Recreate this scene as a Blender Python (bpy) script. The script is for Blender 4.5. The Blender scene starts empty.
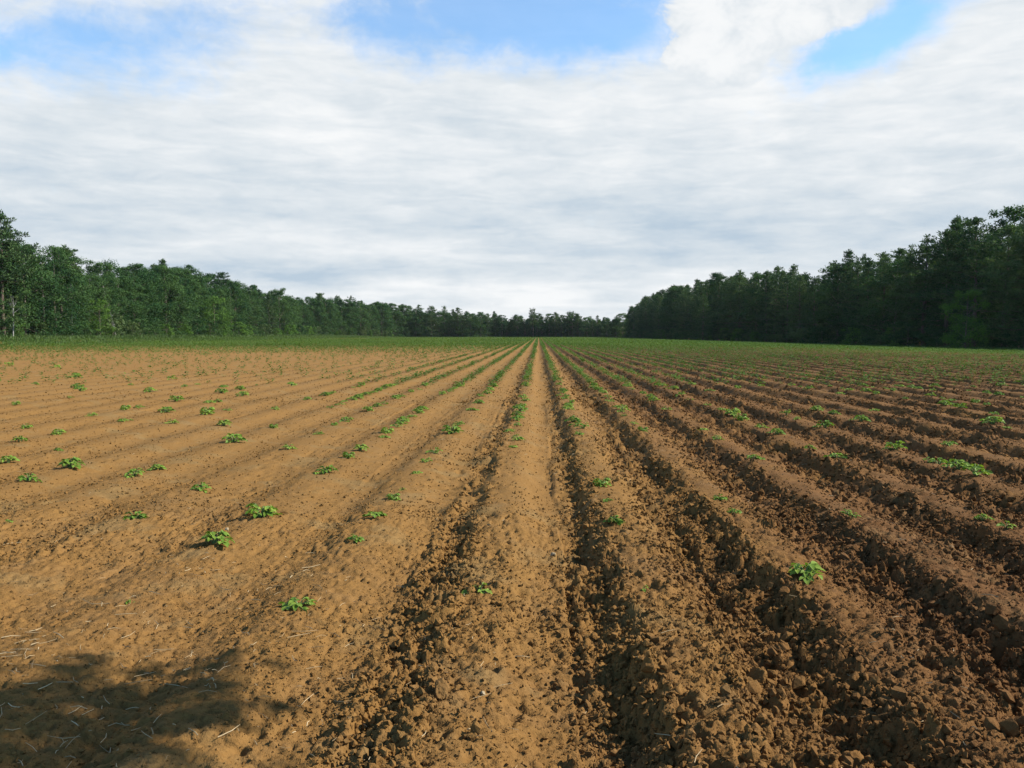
import bpy, math, random
import numpy as np
from mathutils import Vector, Matrix

random.seed(7)
RNG = np.random.default_rng(11)
SC = bpy.context.scene
COL = SC.collection
R = math.radians
PI = math.pi

# ------------------------------------------------------------------ camera
FPX = 852.0                 # focal length in pixels for a 1024 px wide frame
CAMH = 1.37
PITCH = -math.atan(49 / FPX)
YAW = math.atan(26 / FPX)   # the rows run along +Y, the view turns slightly left
cam_d = bpy.data.cameras.new('camera')
cam = bpy.data.objects.new('camera', cam_d)
COL.objects.link(cam)
cam_d.sensor_width = 36
cam_d.lens = 36 * FPX / 1024
cam_d.clip_start = 0.05
cam_d.clip_end = 20000
cam.location = (0, 0, CAMH)
cam.rotation_euler = (PI / 2 + PITCH, 0, YAW)
SC.camera = cam
CM = cam.rotation_euler.to_matrix()


def ray(px, py):
    return (CM @ Vector(((px - 512) / FPX, -(py - 384) / FPX, -1))).normalized()


def ground_at(px, py, z=0.0):
    d = ray(px, py)
    t = (z - CAMH) / d.z
    return d.x * t, d.y * t


def azel(px, py):
    d = ray(px, py)
    return math.atan2(d.x, d.y), math.asin(d.z)


def project(x, y, z):
    v = CM.transposed() @ Vector((x, y, z - CAMH))
    return 512 + FPX * v.x / -v.z, 384 - FPX * v.y / -v.z


# ------------------------------------------------------------------ object helpers
def tag(o, label=None, cat=None, group=None, kind=None):
    if label: o['label'] = label
    if cat: o['category'] = cat
    if group: o['group'] = group
    if kind: o['kind'] = kind
    return o


def mesh_np(name, verts, faces, mats, mat_idx=None, smooth=False):
    """verts (N,3) array, faces (M,k) array or list of such arrays"""
    me = bpy.data.meshes.new(name)
    verts = np.asarray(verts, dtype=np.float32)
    if not isinstance(faces, (list, tuple)):
        faces = [faces]
    faces = [np.asarray(f, dtype=np.int32) for f in faces if len(f)]
    me.vertices.add(len(verts))
    me.vertices.foreach_set('co', verts.ravel())
    loops = np.concatenate([f.ravel() for f in faces])
    totals = np.concatenate([np.full(len(f), f.shape[1], dtype=np.int32) for f in faces])
    starts = np.concatenate([[0], np.cumsum(totals)[:-1]]).astype(np.int32)
    me.loops.add(len(loops))
    me.loops.foreach_set('vertex_index', loops)
    me.polygons.add(len(totals))
    me.polygons.foreach_set('loop_start', starts)
    me.polygons.foreach_set('loop_total', totals)
    for m in (mats if isinstance(mats, (list, tuple)) else [mats]):
        me.materials.append(m)
    if mat_idx is not None:
        me.polygons.foreach_set('material_index', np.asarray(mat_idx, dtype=np.int32))
    me.polygons.foreach_set('use_smooth', np.full(len(totals), smooth, dtype=bool))
    me.update(calc_edges=True)
    return me


def link(name, data, loc=(0, 0, 0), parent=None):
    o = bpy.data.objects.new(name, data)
    COL.objects.link(o)
    o.location = loc
    if parent is not None:
        o.parent = parent
    return o


class MB:
    """collects vertex and face arrays of one mesh"""
    def __init__(s):
        s.v, s.q, s.t, s.n = [], [], [], 0

    def add(s, v, q=None, t=None):
        v = np.asarray(v, dtype=np.float64).reshape(-1, 3)
        if q is not None and len(q): s.q.append(np.asarray(q) + s.n)
        if t is not None and len(t): s.t.append(np.asarray(t) + s.n)
        s.v.append(v)
        s.n += len(v)

    def tube(s, pts, rad, n=6):
        pts = np.asarray(pts, float)
        rings = []
        for i, p in enumerate(pts):
            a = pts[max(i - 1, 0)]; b = pts[min(i + 1, len(pts) - 1)]
            d = b - a; d /= np.linalg.norm(d) + 1e-9
            u = np.cross(d, (0.3, 0.9, 0.2) if abs(d[1]) < .8 else (1, 0, 0)); u /= np.linalg.norm(u)
            w = np.cross(d, u)
            an = np.arange(n) * 2 * PI / n
            rings.append(p + rad[i] * (np.cos(an)[:, None] * u + np.sin(an)[:, None] * w))
        v = np.concatenate(rings)
        q = []
        for i in range(len(pts) - 1):
            for k in range(n):
                q.append((i * n + k, i * n + (k + 1) % n, (i + 1) * n + (k + 1) % n, (i + 1) * n + k))
        s.add(v, q)

    def mesh(s, name, mat, smooth=False):
        f = []
        if s.q: f.append(np.concatenate(s.q))
        if s.t: f.append(np.concatenate(s.t))
        return mesh_np(name, np.concatenate(s.v), f, mat, smooth=smooth)


# ------------------------------------------------------------------ numpy noise
def hsh(ix, iy, seed):
    with np.errstate(over='ignore'):
        h = (ix.astype(np.int64) * 374761393 + iy.astype(np.int64) * 668265263 + seed * 1442695041) & 0xffffffff
        h = ((h ^ (h >> 13)) * 1274126177) & 0xffffffff
        h = ((h ^ (h >> 15)) * 2246822519) & 0xffffffff
        return ((h ^ (h >> 16)) & 0xffffff) / float(0x1000000)


def vnoise(x, y, seed=0):
    ix = np.floor(x); iy = np.floor(y)
    fx = x - ix; fy = y - iy
    fx = fx * fx * (3 - 2 * fx); fy = fy * fy * (3 - 2 * fy)
    a = hsh(ix, iy, seed); b = hsh(ix + 1, iy, seed)
    c = hsh(ix, iy + 1, seed); d = hsh(ix + 1, iy + 1, seed)
    return (a + (b - a) * fx) * (1 - fy) + (c + (d - c) * fx) * fy - 0.5


def fbm(x, y, seed=0, octv=4):
    s = np.zeros_like(x); a = 1.0
    for o in range(octv):
        s += a * vnoise(x * 2 ** o + o * 17.3, y * 2 ** o - o * 9.1, seed + o)
        a *= 0.5
    return s


def domes(x, y, cell, seed, density=0.75):
    """height of a scatter of rounded, slightly faceted lumps, one per cell"""
    px = x / cell; py = y / cell
    ix = np.floor(px); iy = np.floor(py)
    out = np.zeros_like(x)
    for dx in (-1, 0, 1):
        for dy in (-1, 0, 1):
            cx = ix + dx; cy = iy + dy
            ox = cx + hsh(cx, cy, seed); oy = cy + hsh(cx, cy, seed + 1)
            k = hsh(cx, cy, seed + 2)
            rr = 0.25 + 0.55 * hsh(cx, cy, seed + 3)
            th = hsh(cx, cy, seed + 4) * PI
            c, s_ = np.cos(th), np.sin(th)
            ax = (px - ox) * c + (py - oy) * s_
            ay = -(px - ox) * s_ + (py - oy) * c
            d = np.sqrt(ax * ax + 1.7 * ay * ay) / rr
            h = np.sqrt(np.clip(1 - d ** 2.6, 0, 1)) * rr * cell * np.where(k < density, 1, 0)
            tilt = 1 + 0.5 * (ax * (hsh(cx, cy, seed + 5) - .5) * 2 / rr)
            out = np.maximum(out, h * tilt)
    return out


def chips(x, y, cell, seed, sharp=0.22):
    """broken earth: every cell a tilted flat chunk at its own height, cracks between them"""
    wx = x / cell + 0.55 * vnoise(x / cell * 1.3, y / cell * 1.3, seed + 7)
    wy = y / cell + 0.55 * vnoise(x / cell * 1.3 + 40, y / cell * 1.3, seed + 8)
    ix = np.floor(wx); iy = np.floor(wy)
    f1 = np.full_like(x, 9.0); f2 = np.full_like(x, 9.0); h = np.zeros_like(x)
    for dx in (-1, 0, 1):
        for dy in (-1, 0, 1):
            cx = ix + dx; cy = iy + dy
            ax = wx - cx - hsh(cx, cy, seed); ay = wy - cy - hsh(cx, cy, seed + 1)
            d = np.sqrt(ax * ax + ay * ay)
            near = d < f1
            f2 = np.where(near, f1, np.minimum(f2, d))
            hh = hsh(cx, cy, seed + 2) ** 1.6 + ax * (hsh(cx, cy, seed + 3) - .5) * 1.5 + ay * (hsh(cx, cy, seed + 4) - .5) * 1.5
            h = np.where(near, hh, h)
            f1 = np.where(near, d, f1)
    return cell * h * sstep(0.0, sharp, f2 - f1)


def sstep(a, b, x):
    t = np.clip((x - a) / (b - a), 0, 1)
    return t * t * (3 - 2 * t)


# ------------------------------------------------------------------ the shape of the field
ROWS, ROW0 = 0.905, -0.31       # spacing of the planted rows and the row just left of the middle strip
RIDGE = 0.125


def terrain(x, y):
    return (1.25 * sstep(-60, -92, x) - 0.75 * sstep(22, 62, x)) * sstep(20, 110, y)


def row_u(x, y):
    """position across the rows in row widths: whole numbers lie on the crests"""
    w = 0.05 * vnoise(y * 0.5, x * 0.4, 5) + 0.03 * vnoise(y * 1.9, x * 0.9, 6)
    return (x + w - ROW0) / ROWS


def ridge_r(x, y):
    u = row_u(x, y)
    return np.clip(0.5 + 0.5 * np.cos(2 * PI * u), 0, 1), np.round(u)


def trench(x, y):
    """the narrow groove the plough left beside each crest, with a broken edge: 1 at its bottom"""
    u = row_u(x, y)
    du = u - np.round(u)
    k = np.round(u)
    jit = 0.11 * vnoise(x * 4.0, y * 2.6, 15) + 0.10 * vnoise(x * 11, y * 8.0, 16) + 0.05 * vnoise(x * 24, y * 20.0, 14) + 0.06 * vnoise(y * .8, k * 5.1, 17)
    d = du + jit
    g = sstep(-0.47, -0.33, d) * (1 - sstep(-0.24, -0.16, d))
    wt = np.where(x > 0, 1.0, np.where(x > -1.0, 0.95, np.where(x > -2.0, .42, .25)))
    gap = sstep(-.30, .10, vnoise(y * 2.2 + k * 7.7, x * 1.5, 19)) * .75 + .25
    return g * wt * (0.72 + 0.8 * vnoise(y * .9, k * 2.3, 18)) * (gap + (1 - gap) * sstep(8, 22, y) * .7)


def rough_w(x, y, r):
    """how cloddy the soil lies: freshly thrown on the right and in the grooves, raked smooth on the left and on the middle strip"""
    side = sstep(0.1, 1.1, x)
    broken = sstep(-.12, .2, vnoise(x * 1.6, y * 1.1, 35))
    near = sstep(16, 5, y)
    u = row_u(x, y)
    d = u - np.round(u)
    g = np.maximum(trench(x, y), sstep(-.5, -.4, d) * (1 - sstep(-.16, -.04, d)) * np.where(x > -1.0, .75, .2))
    w = 0.13 + 0.04 * near + 0.10 * near * sstep(0, .3, vnoise(x * 1.1, y * 0.7, 37)) + 0.08 * (1 - r) + side * (0.08 + 0.18 * broken + 0.40 * sstep(.05, .30, np.abs(d))) + 0.48 * g
    w = w + 0.16 * near * sstep(-1.3, -.5, x) * (1 - side)
    strip = np.exp(-((x + 0.03) / 0.15) ** 2)
    w = w * (1 - 0.40 * strip)
    w *= 0.65 + 1.1 * (vnoise(x * 0.9, y * 0.45, 31) + 0.5) * 0.9
    return np.clip(w, 0.10, 1.0)


def soil(x, y, lod=0):
    r, k = ridge_r(x, y)
    ramp = 1 - sstep(170, 330, y)
    amp = RIDGE * (0.88 + 0.4 * vnoise(y * 0.35, k * 3.7, 9)) * (0.55 + 0.55 * sstep(-1.3, 0.6, x))
    prof = np.where(r > 0.5, 1 - 2.0 * (1 - r) ** 2, 2.0 * r * r)    # broader crest and bottom
    prof = 0.6 * r + 0.4 * prof
    g = trench(x, y)
    z = terrain(x, y) + (amp * (prof - 1) - 0.047 * g) * ramp
    w = rough_w(x, y, r)
    z += 0.026 * fbm(x * 1.7, y * 1.3, 21, 3) * (0.5 + w) + 0.022 * sstep(0, 1, x) * fbm(x * 4.2, y * 3.0, 27, 3) * ramp
    if lod <= 2:
        z += w * w * 0.42 * chips(x, y, 0.15, 41, .4)
        z += (0.2 + 0.8 * w) * 0.014 * fbm(x * 9, y * 9, 51, 3)
    if lod <= 1:
        z += w * 0.44 * chips(x, y, 0.075, 61, .35) * (0.4 + 1.2 * sstep(-.15, .25, vnoise(x * 5, y * 5, 63)))
        z += (0.14 + 0.86 * w) * 0.44 * chips(x, y, 0.040, 71, .32)
        pit = sstep(.14, .34, vnoise(x * 11, y * 11, 66)) * sstep(-.2, .2, vnoise(x * 2.3, y * 2.3, 67))
        z -= 0.022 * pit * (.6 + w)
    if lod == 0:
        z += (0.42 + 0.58 * w) * 0.58 * chips(x, y, 0.021, 81, .3)
        z -= 0.012 * sstep(.12, .28, vnoise(x * 31, y * 31, 86)) * (.9 + .6 * w)
        z += 0.004 * fbm(x * 60, y * 60, 91, 2)
    return z


# ------------------------------------------------------------------ node helpers
class N:
    """wraps a node socket so that shader maths can be written as arithmetic"""
    def __init__(s, nt, sock): s.nt, s.s = nt, sock

    @staticmethod
    def m(nt, op, *a, clamp=False):
        n = nt.nodes.new('ShaderNodeMath'); n.operation = op; n.use_clamp = clamp
        for i, v in enumerate(a):
            if isinstance(v, N): nt.links.new(v.s, n.inputs[i])
            else: n.inputs[i].default_value = v
        return N(nt, n.outputs[0])

    def __add__(s, o): return N.m(s.nt, 'ADD', s, o)
    __radd__ = __add__
    def __sub__(s, o): return N.m(s.nt, 'SUBTRACT', s, o)
    def __rsub__(s, o): return N.m(s.nt, 'SUBTRACT', o, s)
    def __mul__(s, o): return N.m(s.nt, 'MULTIPLY', s, o)
    __rmul__ = __mul__
    def __truediv__(s, o): return N.m(s.nt, 'DIVIDE', s, o)
    def step(s, a, b):
        n = s.nt.nodes.new('ShaderNodeMapRange'); n.interpolation_type = 'SMOOTHSTEP'
        s.nt.links.new(s.s, n.inputs[0]); n.inputs[1].default_value = a; n.inputs[2].default_value = b
        return N(s.nt, n.outputs[0])
    def mx(s, o): return N.m(s.nt, 'MAXIMUM', s, o)
    def mn(s, o): return N.m(s.nt, 'MINIMUM', s, o)


def combine(nt, x, y, z):
    n = nt.nodes.new('ShaderNodeCombineXYZ')
    for i, v in enumerate((x, y, z)):
        if isinstance(v, N): nt.links.new(v.s, n.inputs[i])
        else: n.inputs[i].default_value = v
    return n.outputs[0]


def noise(nt, vec, scale, detail=4, rough=0.5, dist=0.0, out=0):
    n = nt.nodes.new('ShaderNodeTexNoise')
    if vec is not None: nt.links.new(vec, n.inputs['Vector'])
    n.inputs['Scale'].default_value = scale
    n.inputs['Detail'].default_value = detail
    n.inputs['Roughness'].default_value = rough
    n.inputs['Distortion'].default_value = dist
    return N(nt, n.outputs[out])


def mix(nt, fac, a, b, blend='MIX'):
    n = nt.nodes.new('ShaderNodeMix'); n.data_type = 'RGBA'; n.blend_type = blend
    for sock, v in ((n.inputs[0], fac), (n.inputs[6], a), (n.inputs[7], b)):
        if isinstance(v, N): nt.links.new(v.s, sock)
        elif isinstance(v, (int, float)): sock.default_value = v
        elif isinstance(v, tuple): sock.default_value = (*v, 1)
        else: nt.links.new(v, sock)
    return n.outputs[2]


def new_mat(name):
    m = bpy.data.materials.new(name); m.use_nodes = True
    nt = m.node_tree
    b = nt.nodes['Principled BSDF']
    b.inputs['Specular IOR Level'].default_value = 0.25
    return m, nt, b


def soil_material(name, dry, dark_soil, clay, scale=1.0):
    m, nt, b = new_mat(name)
    geo = nt.nodes.new('ShaderNodeNewGeometry')
    P = geo.outputs['Position']
    sep = nt.nodes.new('ShaderNodeSeparateXYZ'); nt.links.new(P, sep.inputs[0])
    X, Y = N(nt, sep.outputs[0]), N(nt, sep.outputs[1])
    big = noise(nt, P, 0.55, 4, 0.6)
    mid = noise(nt, P, 4.0, 5, 0.65)
    fine = noise(nt, P, 42.0, 4, 0.7)
    grain = noise(nt, P, 210.0, 2, 0.6)
    # darker soil colour towards the right and near the camera, in random blotches
    dark_f = (X.step(-0.3, 2.6) * 0.66 + (1.0 - Y.step(2.5, 9.0)) * 0.26 + (big - 0.5) * 1.1 + (mid - 0.5) * 0.9).step(0.05, 0.95)
    c = mix(nt, dark_f, dry, dark_soil)
    c = mix(nt, (mid * 0.6 + big * 0.5).step(0.52, 0.78) * 0.55, c, clay)
    crust = noise(nt, P, 1.4, 3, 0.55)
    c = mix(nt, (crust + (mid - 0.5) * 0.5).step(0.54, 0.70) * (1.0 - X.step(-0.5, 2.0) * 0.9) * 0.6, c, (0.205, 0.136, 0.056))
    c = mix(nt, (fine - 0.5) * 1.6 + 0.5, mix(nt, 1.0, c, (0.66, 0.62, 0.58), 'MULTIPLY'), c)
    c = mix(nt, grain.step(0.62, 0.8) * 0.35, c, (0.218, 0.145, 0.064))
    nt.links.new(c, b.inputs['Base Color'])
    b.inputs['Roughness'].default_value = 0.92
    b.inputs['Specular IOR Level'].default_value = 0.05
    bm = nt.nodes.new('ShaderNodeBump'); bm.inputs['Strength'].default_value = 0.9
    bm.inputs['Distance'].default_value = 0.010
    grit = noise(nt, P, 95.0, 3, 0.7)
    h = fine * 0.7 + grain * 0.25 + grit * 0.5 + mid * 0.4
    nt.links.new(h.s, bm.inputs['Height'])
    nt.links.new(bm.outputs[0], b.inputs['Normal'])
    return m


def leaf_material(name, dark, light, trans=0.25, rough=0.6, nscale=0.35, spec=0.2, var=0.5):
    m, nt, b = new_mat(name)
    geo = nt.nodes.new('ShaderNodeNewGeometry')
    tc = nt.nodes.new('ShaderNodeTexCoord')
    info = nt.nodes.new('ShaderNodeObjectInfo')
    rnd = N(nt, info.outputs['Random'])
    n1 = noise(nt, tc.outputs['Object'], nscale, 3, 0.6)
    isl = N(nt, geo.outputs['Random Per Island'])
    f = (n1 - 0.5) * 1.5 + 0.5 + (isl - 0.5) * 0.5 + (rnd - 0.5) * var
    c = mix(nt, f.step(0.05, 0.95), dark, light)
    nt.links.new(c, b.inputs['Base Color'])
    b.inputs['Roughness'].default_value = rough
    b.inputs['Specular IOR Level'].default_value = spec
    tr = nt.nodes.new('ShaderNodeBsdfTranslucent')
    nt.links.new(mix(nt, 1.0, c, (0.9, 1.0, 0.45), 'MULTIPLY'), tr.inputs[0])
    ms = nt.nodes.new('ShaderNodeMixShader'); ms.inputs[0].default_value = trans
    nt.links.new(b.outputs[0], ms.inputs[1]); nt.links.new(tr.outputs[0], ms.inputs[2])
    out = nt.nodes['Material Output']
    nt.links.new(ms.outputs[0], out.inputs[0])
    return m


def bark_material(name, a, bcol, scale=6):
    m, nt, b = new_mat(name)
    tc = nt.nodes.new('ShaderNodeTexCoord')
    mp = nt.nodes.new('ShaderNodeMapping'); mp.inputs['Scale'].default_value = (1, 1, 0.25)
    nt.links.new(tc.outputs['Object'], mp.inputs[0])
    n1 = noise(nt, mp.outputs[0], scale, 4, 0.65)
    nt.links.new(mix(nt, n1.step(0.35, 0.65), a, bcol), b.inputs['Base Color'])
    b.inputs['Roughness'].default_value = 0.85
    return m


M_SOIL = soil_material('loose_soil', (0.208, 0.115, 0.037), (0.126, 0.061, 0.024), (0.218, 0.140, 0.060))
M_CLOD = soil_material('clod_soil', (0.202, 0.111, 0.036), (0.126, 0.061, 0.024), (0.210, 0.132, 0.055))
M_STRAW, _nt, _b = new_mat('dry_straw')
_geo = _nt.nodes.new('ShaderNodeNewGeometry')
_nt.links.new(mix(_nt, N(_nt, _geo.outputs['Random Per Island']), (0.204, 0.132, 0.058), (0.422, 0.330, 0.192)), _b.inputs['Base Color'])
_b.inputs['Roughness'].default_value = 0.6
M_STONE = bark_material('pale_stone', (0.24, 0.18, 0.10), (0.33, 0.26, 0.16), 30)
M_POTATO = leaf_material('potato_leaf', (0.085, 0.165, 0.018), (0.225, 0.310, 0.050), 0.32, 0.5, 6.0, 0.15)
M_STEM = bark_material('green_stem', (0.10, 0.16, 0.05), (0.16, 0.20, 0.07), 20)
M_FARCROP = leaf_material('crop_leaf', (0.036, 0.086, 0.011), (0.104, 0.168, 0.028), 0.30, 0.6, 0.05, 0.08)
M_GRASS = leaf_material('meadow_grass', (0.037, 0.072, 0.018), (0.078, 0.122, 0.033), 0.3, 0.6, 0.06)
M_LEAFY = leaf_material('broad_leaves', (0.018, 0.054, 0.018), (0.066, 0.122, 0.036), 0.27, 0.7, 0.30, 0.06)
M_BRIGHT = leaf_material('fresh_leaves', (0.045, 0.105, 0.018), (0.098, 0.180, 0.032), 0.30, 0.7, 0.30, 0.06)
M_PINE = leaf_material('pine_needles', (0.026, 0.060, 0.024), (0.090, 0.138, 0.050), 0.22, 0.7, 0.28, 0.06)
M_BIRCHL = leaf_material('birch_leaves', (0.041, 0.076, 0.019), (0.089, 0.133, 0.037), 0.25, 0.6, 0.30)
M_BARK = bark_material('grey_bark', (0.07, 0.055, 0.04), (0.16, 0.13, 0.10), 3)
M_PBARK = bark_material('pine_bark', (0.06, 0.045, 0.035), (0.14, 0.10, 0.075), 3)
M_WBARK = bark_material('white_bark', (0.16, 0.15, 0.13), (0.34, 0.33, 0.30), 1.2)
M_DEAD = bark_material('dead_wood', (0.136, 0.119, 0.096), (0.231, 0.205, 0.173), 3)

# ------------------------------------------------------------------ the soil sheet, finer towards the camera
def band(x0, x1, nx, ys, lod):
    xs = np.linspace(x0, x1, nx)
    X, Y = np.meshgrid(xs, np.asarray(ys))
    Z = soil(X.ravel(), Y.ravel(), lod).reshape(X.shape)
    # a skirt hanging from every edge closes the seams between bands
    def pad(A, d):
        A = np.pad(A, 1, mode='edge')
        if d:
            A[0, :] -= 0.25; A[-1, :] -= 0.25; A[1:-1, 0] -= 0.25; A[1:-1, -1] -= 0.25
        return A
    X, Y, Z = pad(X, 0), pad(Y, 0), pad(Z, 1)
    ny, nx_ = X.shape
    i = np.arange(ny * nx_).reshape(ny, nx_)
    q = np.stack([i[:-1, :-1], i[:-1, 1:], i[1:, 1:], i[1:, :-1]], -1).reshape(-1, 4)
    return np.stack([X, Y, Z], -1).reshape(-1, 3), q


def pers(y0, y1, step_px):
    """distances whose image rows are step_px apart, never finer than 7 mm"""
    ys = [y0]
    while ys[-1] < y1:
        ys.append(ys[-1] + max(0.008, step_px * ys[-1] ** 2 / (CAMH * FPX)))
    ys[-1] = y1
    return ys


bands = [band(-5.4, 5.4, 1180, pers(1.6, 6.5, 0.9), 0),
         band(-14.5, 14.5, 1450, pers(6.5, 18, 0.8), 1),
         band(-58, 58, 2000, pers(18, 70, 0.7), 2),
         band(-130, 120, 2200, pers(70, 470, 0.5), 3),
         band(-14.5, -5.4, 300, np.linspace(-2, 6.5, 240), 2),
         band(5.4, 14.5, 300, np.linspace(-2, 6.5, 240), 2),
         band(-5.4, 5.4, 360, np.linspace(-2, 1.6, 100), 2)]
vs, fs, off = [], [], 0
for v, q in bands:
    vs.append(v); fs.append(q + off); off += len(v)
field = link('field', mesh_np('field', np.concatenate(vs), np.concatenate(fs), M_SOIL, smooth=True))
tag(field, kind='structure')

# land beyond the field, a sheet out to the horizon
m_land, nt, b = new_mat('meadow_land')
geo = nt.nodes.new('ShaderNodeNewGeometry')
nt.links.new(mix(nt, noise(nt, geo.outputs['Position'], 0.05, 5, 0.6).step(0.35, 0.65), (0.045, 0.075, 0.022), (0.09, 0.10, 0.04)), b.inputs['Base Color'])
b.inputs['Roughness'].default_value = 0.9
gx = np.concatenate([[-6000, -2000, -600], np.linspace(-200, 200, 81), [600, 2000, 6000]])
gy = np.concatenate([[-6000, -2000, -400], np.linspace(-40, 560, 61), [900, 2500, 8000]])
GX, GY = np.meshgrid(gx, gy)
GZ = terrain(GX.ravel(), GY.ravel()) - 0.32
ii = np.arange(GX.size).reshape(GX.shape)
q = np.stack([ii[:-1, :-1], ii[:-1, 1:], ii[1:, 1:], ii[1:, :-1]], -1).reshape(-1, 4)
tag(link('land', mesh_np('land', np.stack([GX.ravel(), GY.ravel(), GZ], -1), q, m_land, smooth=True)), kind='structure')


def z_at(x, y):
    lod = 0 if y < 6.5 else (1 if y < 18 else 2)
    return float(soil(np.array([float(x)]), np.array([float(y)]), lod)[0])


# ------------------------------------------------------------------ clods
def ico(sub):
    import bmesh
    bm = bmesh.new()
    bmesh.ops.create_icosphere(bm, subdivisions=sub, radius=1)
    v = np.array([x.co for x in bm.verts]); bm.verts.index_update()
    f = np.array([[a.index for a in t.verts] for t in bm.faces])
    bm.free()
    return v, f


def lump(sub, seed):
    v, f = ico(sub)
    rng = np.random.default_rng(seed)
    # cut by random planes, then roughen: broken clods of earth have flat faces and crumbly edges
    for _ in range(7):
        n = rng.normal(size=3); n /= np.linalg.norm(n)
        d = rng.uniform(0.45, 0.85)
        s = v @ n - d
        v = v - np.clip(s, 0, None)[:, None] * n * 0.92
    if sub > 1:
        nz = fbm(v[:, 0] * 3 + v[:, 2] * 2.1 + 9, v[:, 1] * 3 - v[:, 2] * 1.7, seed, 3)
        v = v * (1 + 0.22 * nz)[:, None]
    return v * rng.uniform(0.75, 1.25, size=3), f


def chunk(npts, seed):
    """a broken chunk of earth: the convex hull of a few random points, all flat faces and sharp edges"""
    import bmesh
    rng = np.random.default_rng(seed)
    p = rng.normal(size=(npts, 3)); p /= np.linalg.norm(p, axis=1)[:, None]
    p *= rng.uniform(.75, 1.0, (npts, 1)) * rng.uniform(.65, 1.3, 3)
    bm = bmesh.new()
    for c in p: bm.verts.new(c)
    bmesh.ops.convex_hull(bm, input=bm.verts)
    bmesh.ops.triangulate(bm, faces=bm.faces)
    loose = [v for v in bm.verts if not v.link_faces]
    bmesh.ops.delete(bm, geom=loose, context='VERTS')
    bm.verts.index_update()
    v = np.array([x.co for x in bm.verts])
    f = np.array([[a.index for a in t.verts] for t in bm.faces])
    bm.free()
    return v, f


def rand_rot(n, rng):
    q = rng.normal(size=(n, 4)); q /= np.linalg.norm(q, axis=1)[:, None]
    w, x, y, z = q.T
    return np.stack([np.stack([1 - 2 * (y * y + z * z), 2 * (x * y - z * w), 2 * (x * z + y * w)], -1),
                     np.stack([2 * (x * y + z * w), 1 - 2 * (x * x + z * z), 2 * (y * z - x * w)], -1),
                     np.stack([2 * (x * z - y * w), 2 * (y * z + x * w), 1 - 2 * (x * x + y * y)], -1)], 1)


def scatter(templates, pts, size, rng, rots=None):
    n = len(pts)
    rots = rand_rot(n, rng) if rots is None else rots
    which = rng.integers(0, len(templates), n)
    V, F, off = [], [], 0
    for k, (tv, tf) in enumerate(templates):
        sel = np.where(which == k)[0]
        if not len(sel): continue
        v = np.einsum('nij,vj->nvi', rots[sel], tv) * size[sel][:, None, None] + pts[sel][:, None, :]
        f = tf[None] + (np.arange(len(sel)) * len(tv))[:, None, None] + off
        V.append(v.reshape(-1, 3)); F.append(f.reshape(-1, tf.shape[1])); off += len(sel) * len(tv)
    return np.concatenate(V), np.concatenate(F)


def field_points(n, y0, y1, half, rng, power=1.0):
    """random points in the wedge the camera looks over, denser towards it"""
    t = rng.random(n)
    y = y0 + (y1 - y0) * t ** power
    x = (rng.random(n) * 2 - 1) * (y * half + 0.6)
    return x, y


V, F, off = [], [], 0
for (cnt, y0, y1, smin, smax, sub, lod, floor) in ((170000, 1.8, 7, 0.004, 0.023, 1, 0, .12), (150000, 1.8, 5.5, 0.0025, 0.007, 1, 0, .28), (120000, 6.5, 18, 0.008, 0.030, 1, 1, .14),
                                                  (24000, 1.8, 10, 0.012, 0.042, 2, 0, 0), (90000, 18, 60, 0.015, 0.05, 1, 2, .12)):
    x, y = field_points(cnt, y0, y1, 0.72, RNG, 1.0 if y0 < 10 else 1.4)
    r, _ = ridge_r(x, y)
    w = rough_w(x, y, r)
    patch = 0.3 + 1.5 * sstep(-.2, .3, vnoise(x * 2.1, y * 1.5, 97))
    keep = RNG.random(cnt) < np.clip(w * w * 1.1 + floor * patch, 0, 1)
    if sub == 2:
        keep &= (RNG.random(cnt) < 0.26 * sstep(-1.2, 1.2, x))
    x, y, w = x[keep], y[keep], w[keep]
    s = smin + (smax - smin) * RNG.random(len(x)) ** 3.4 * np.clip(w * 1.4, 0.35, 1)
    z = soil(x, y, lod) + s * 0.32
    tm = [chunk(11 if sub == 1 else 20, 100 * sub + i) for i in range(12)]
    v, f = scatter(tm, np.stack([x, y, z], -1), s, RNG)
    V.append(v); F.append(f + off); off += len(v)
clods = link('soil_clods', mesh_np('soil_clods', np.concatenate(V), np.concatenate(F), M_CLOD, smooth=False))
tag(clods, 'loose brown soil crumbs lying thick in the furrows', 'soil crumbs', kind='stuff')

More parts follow.
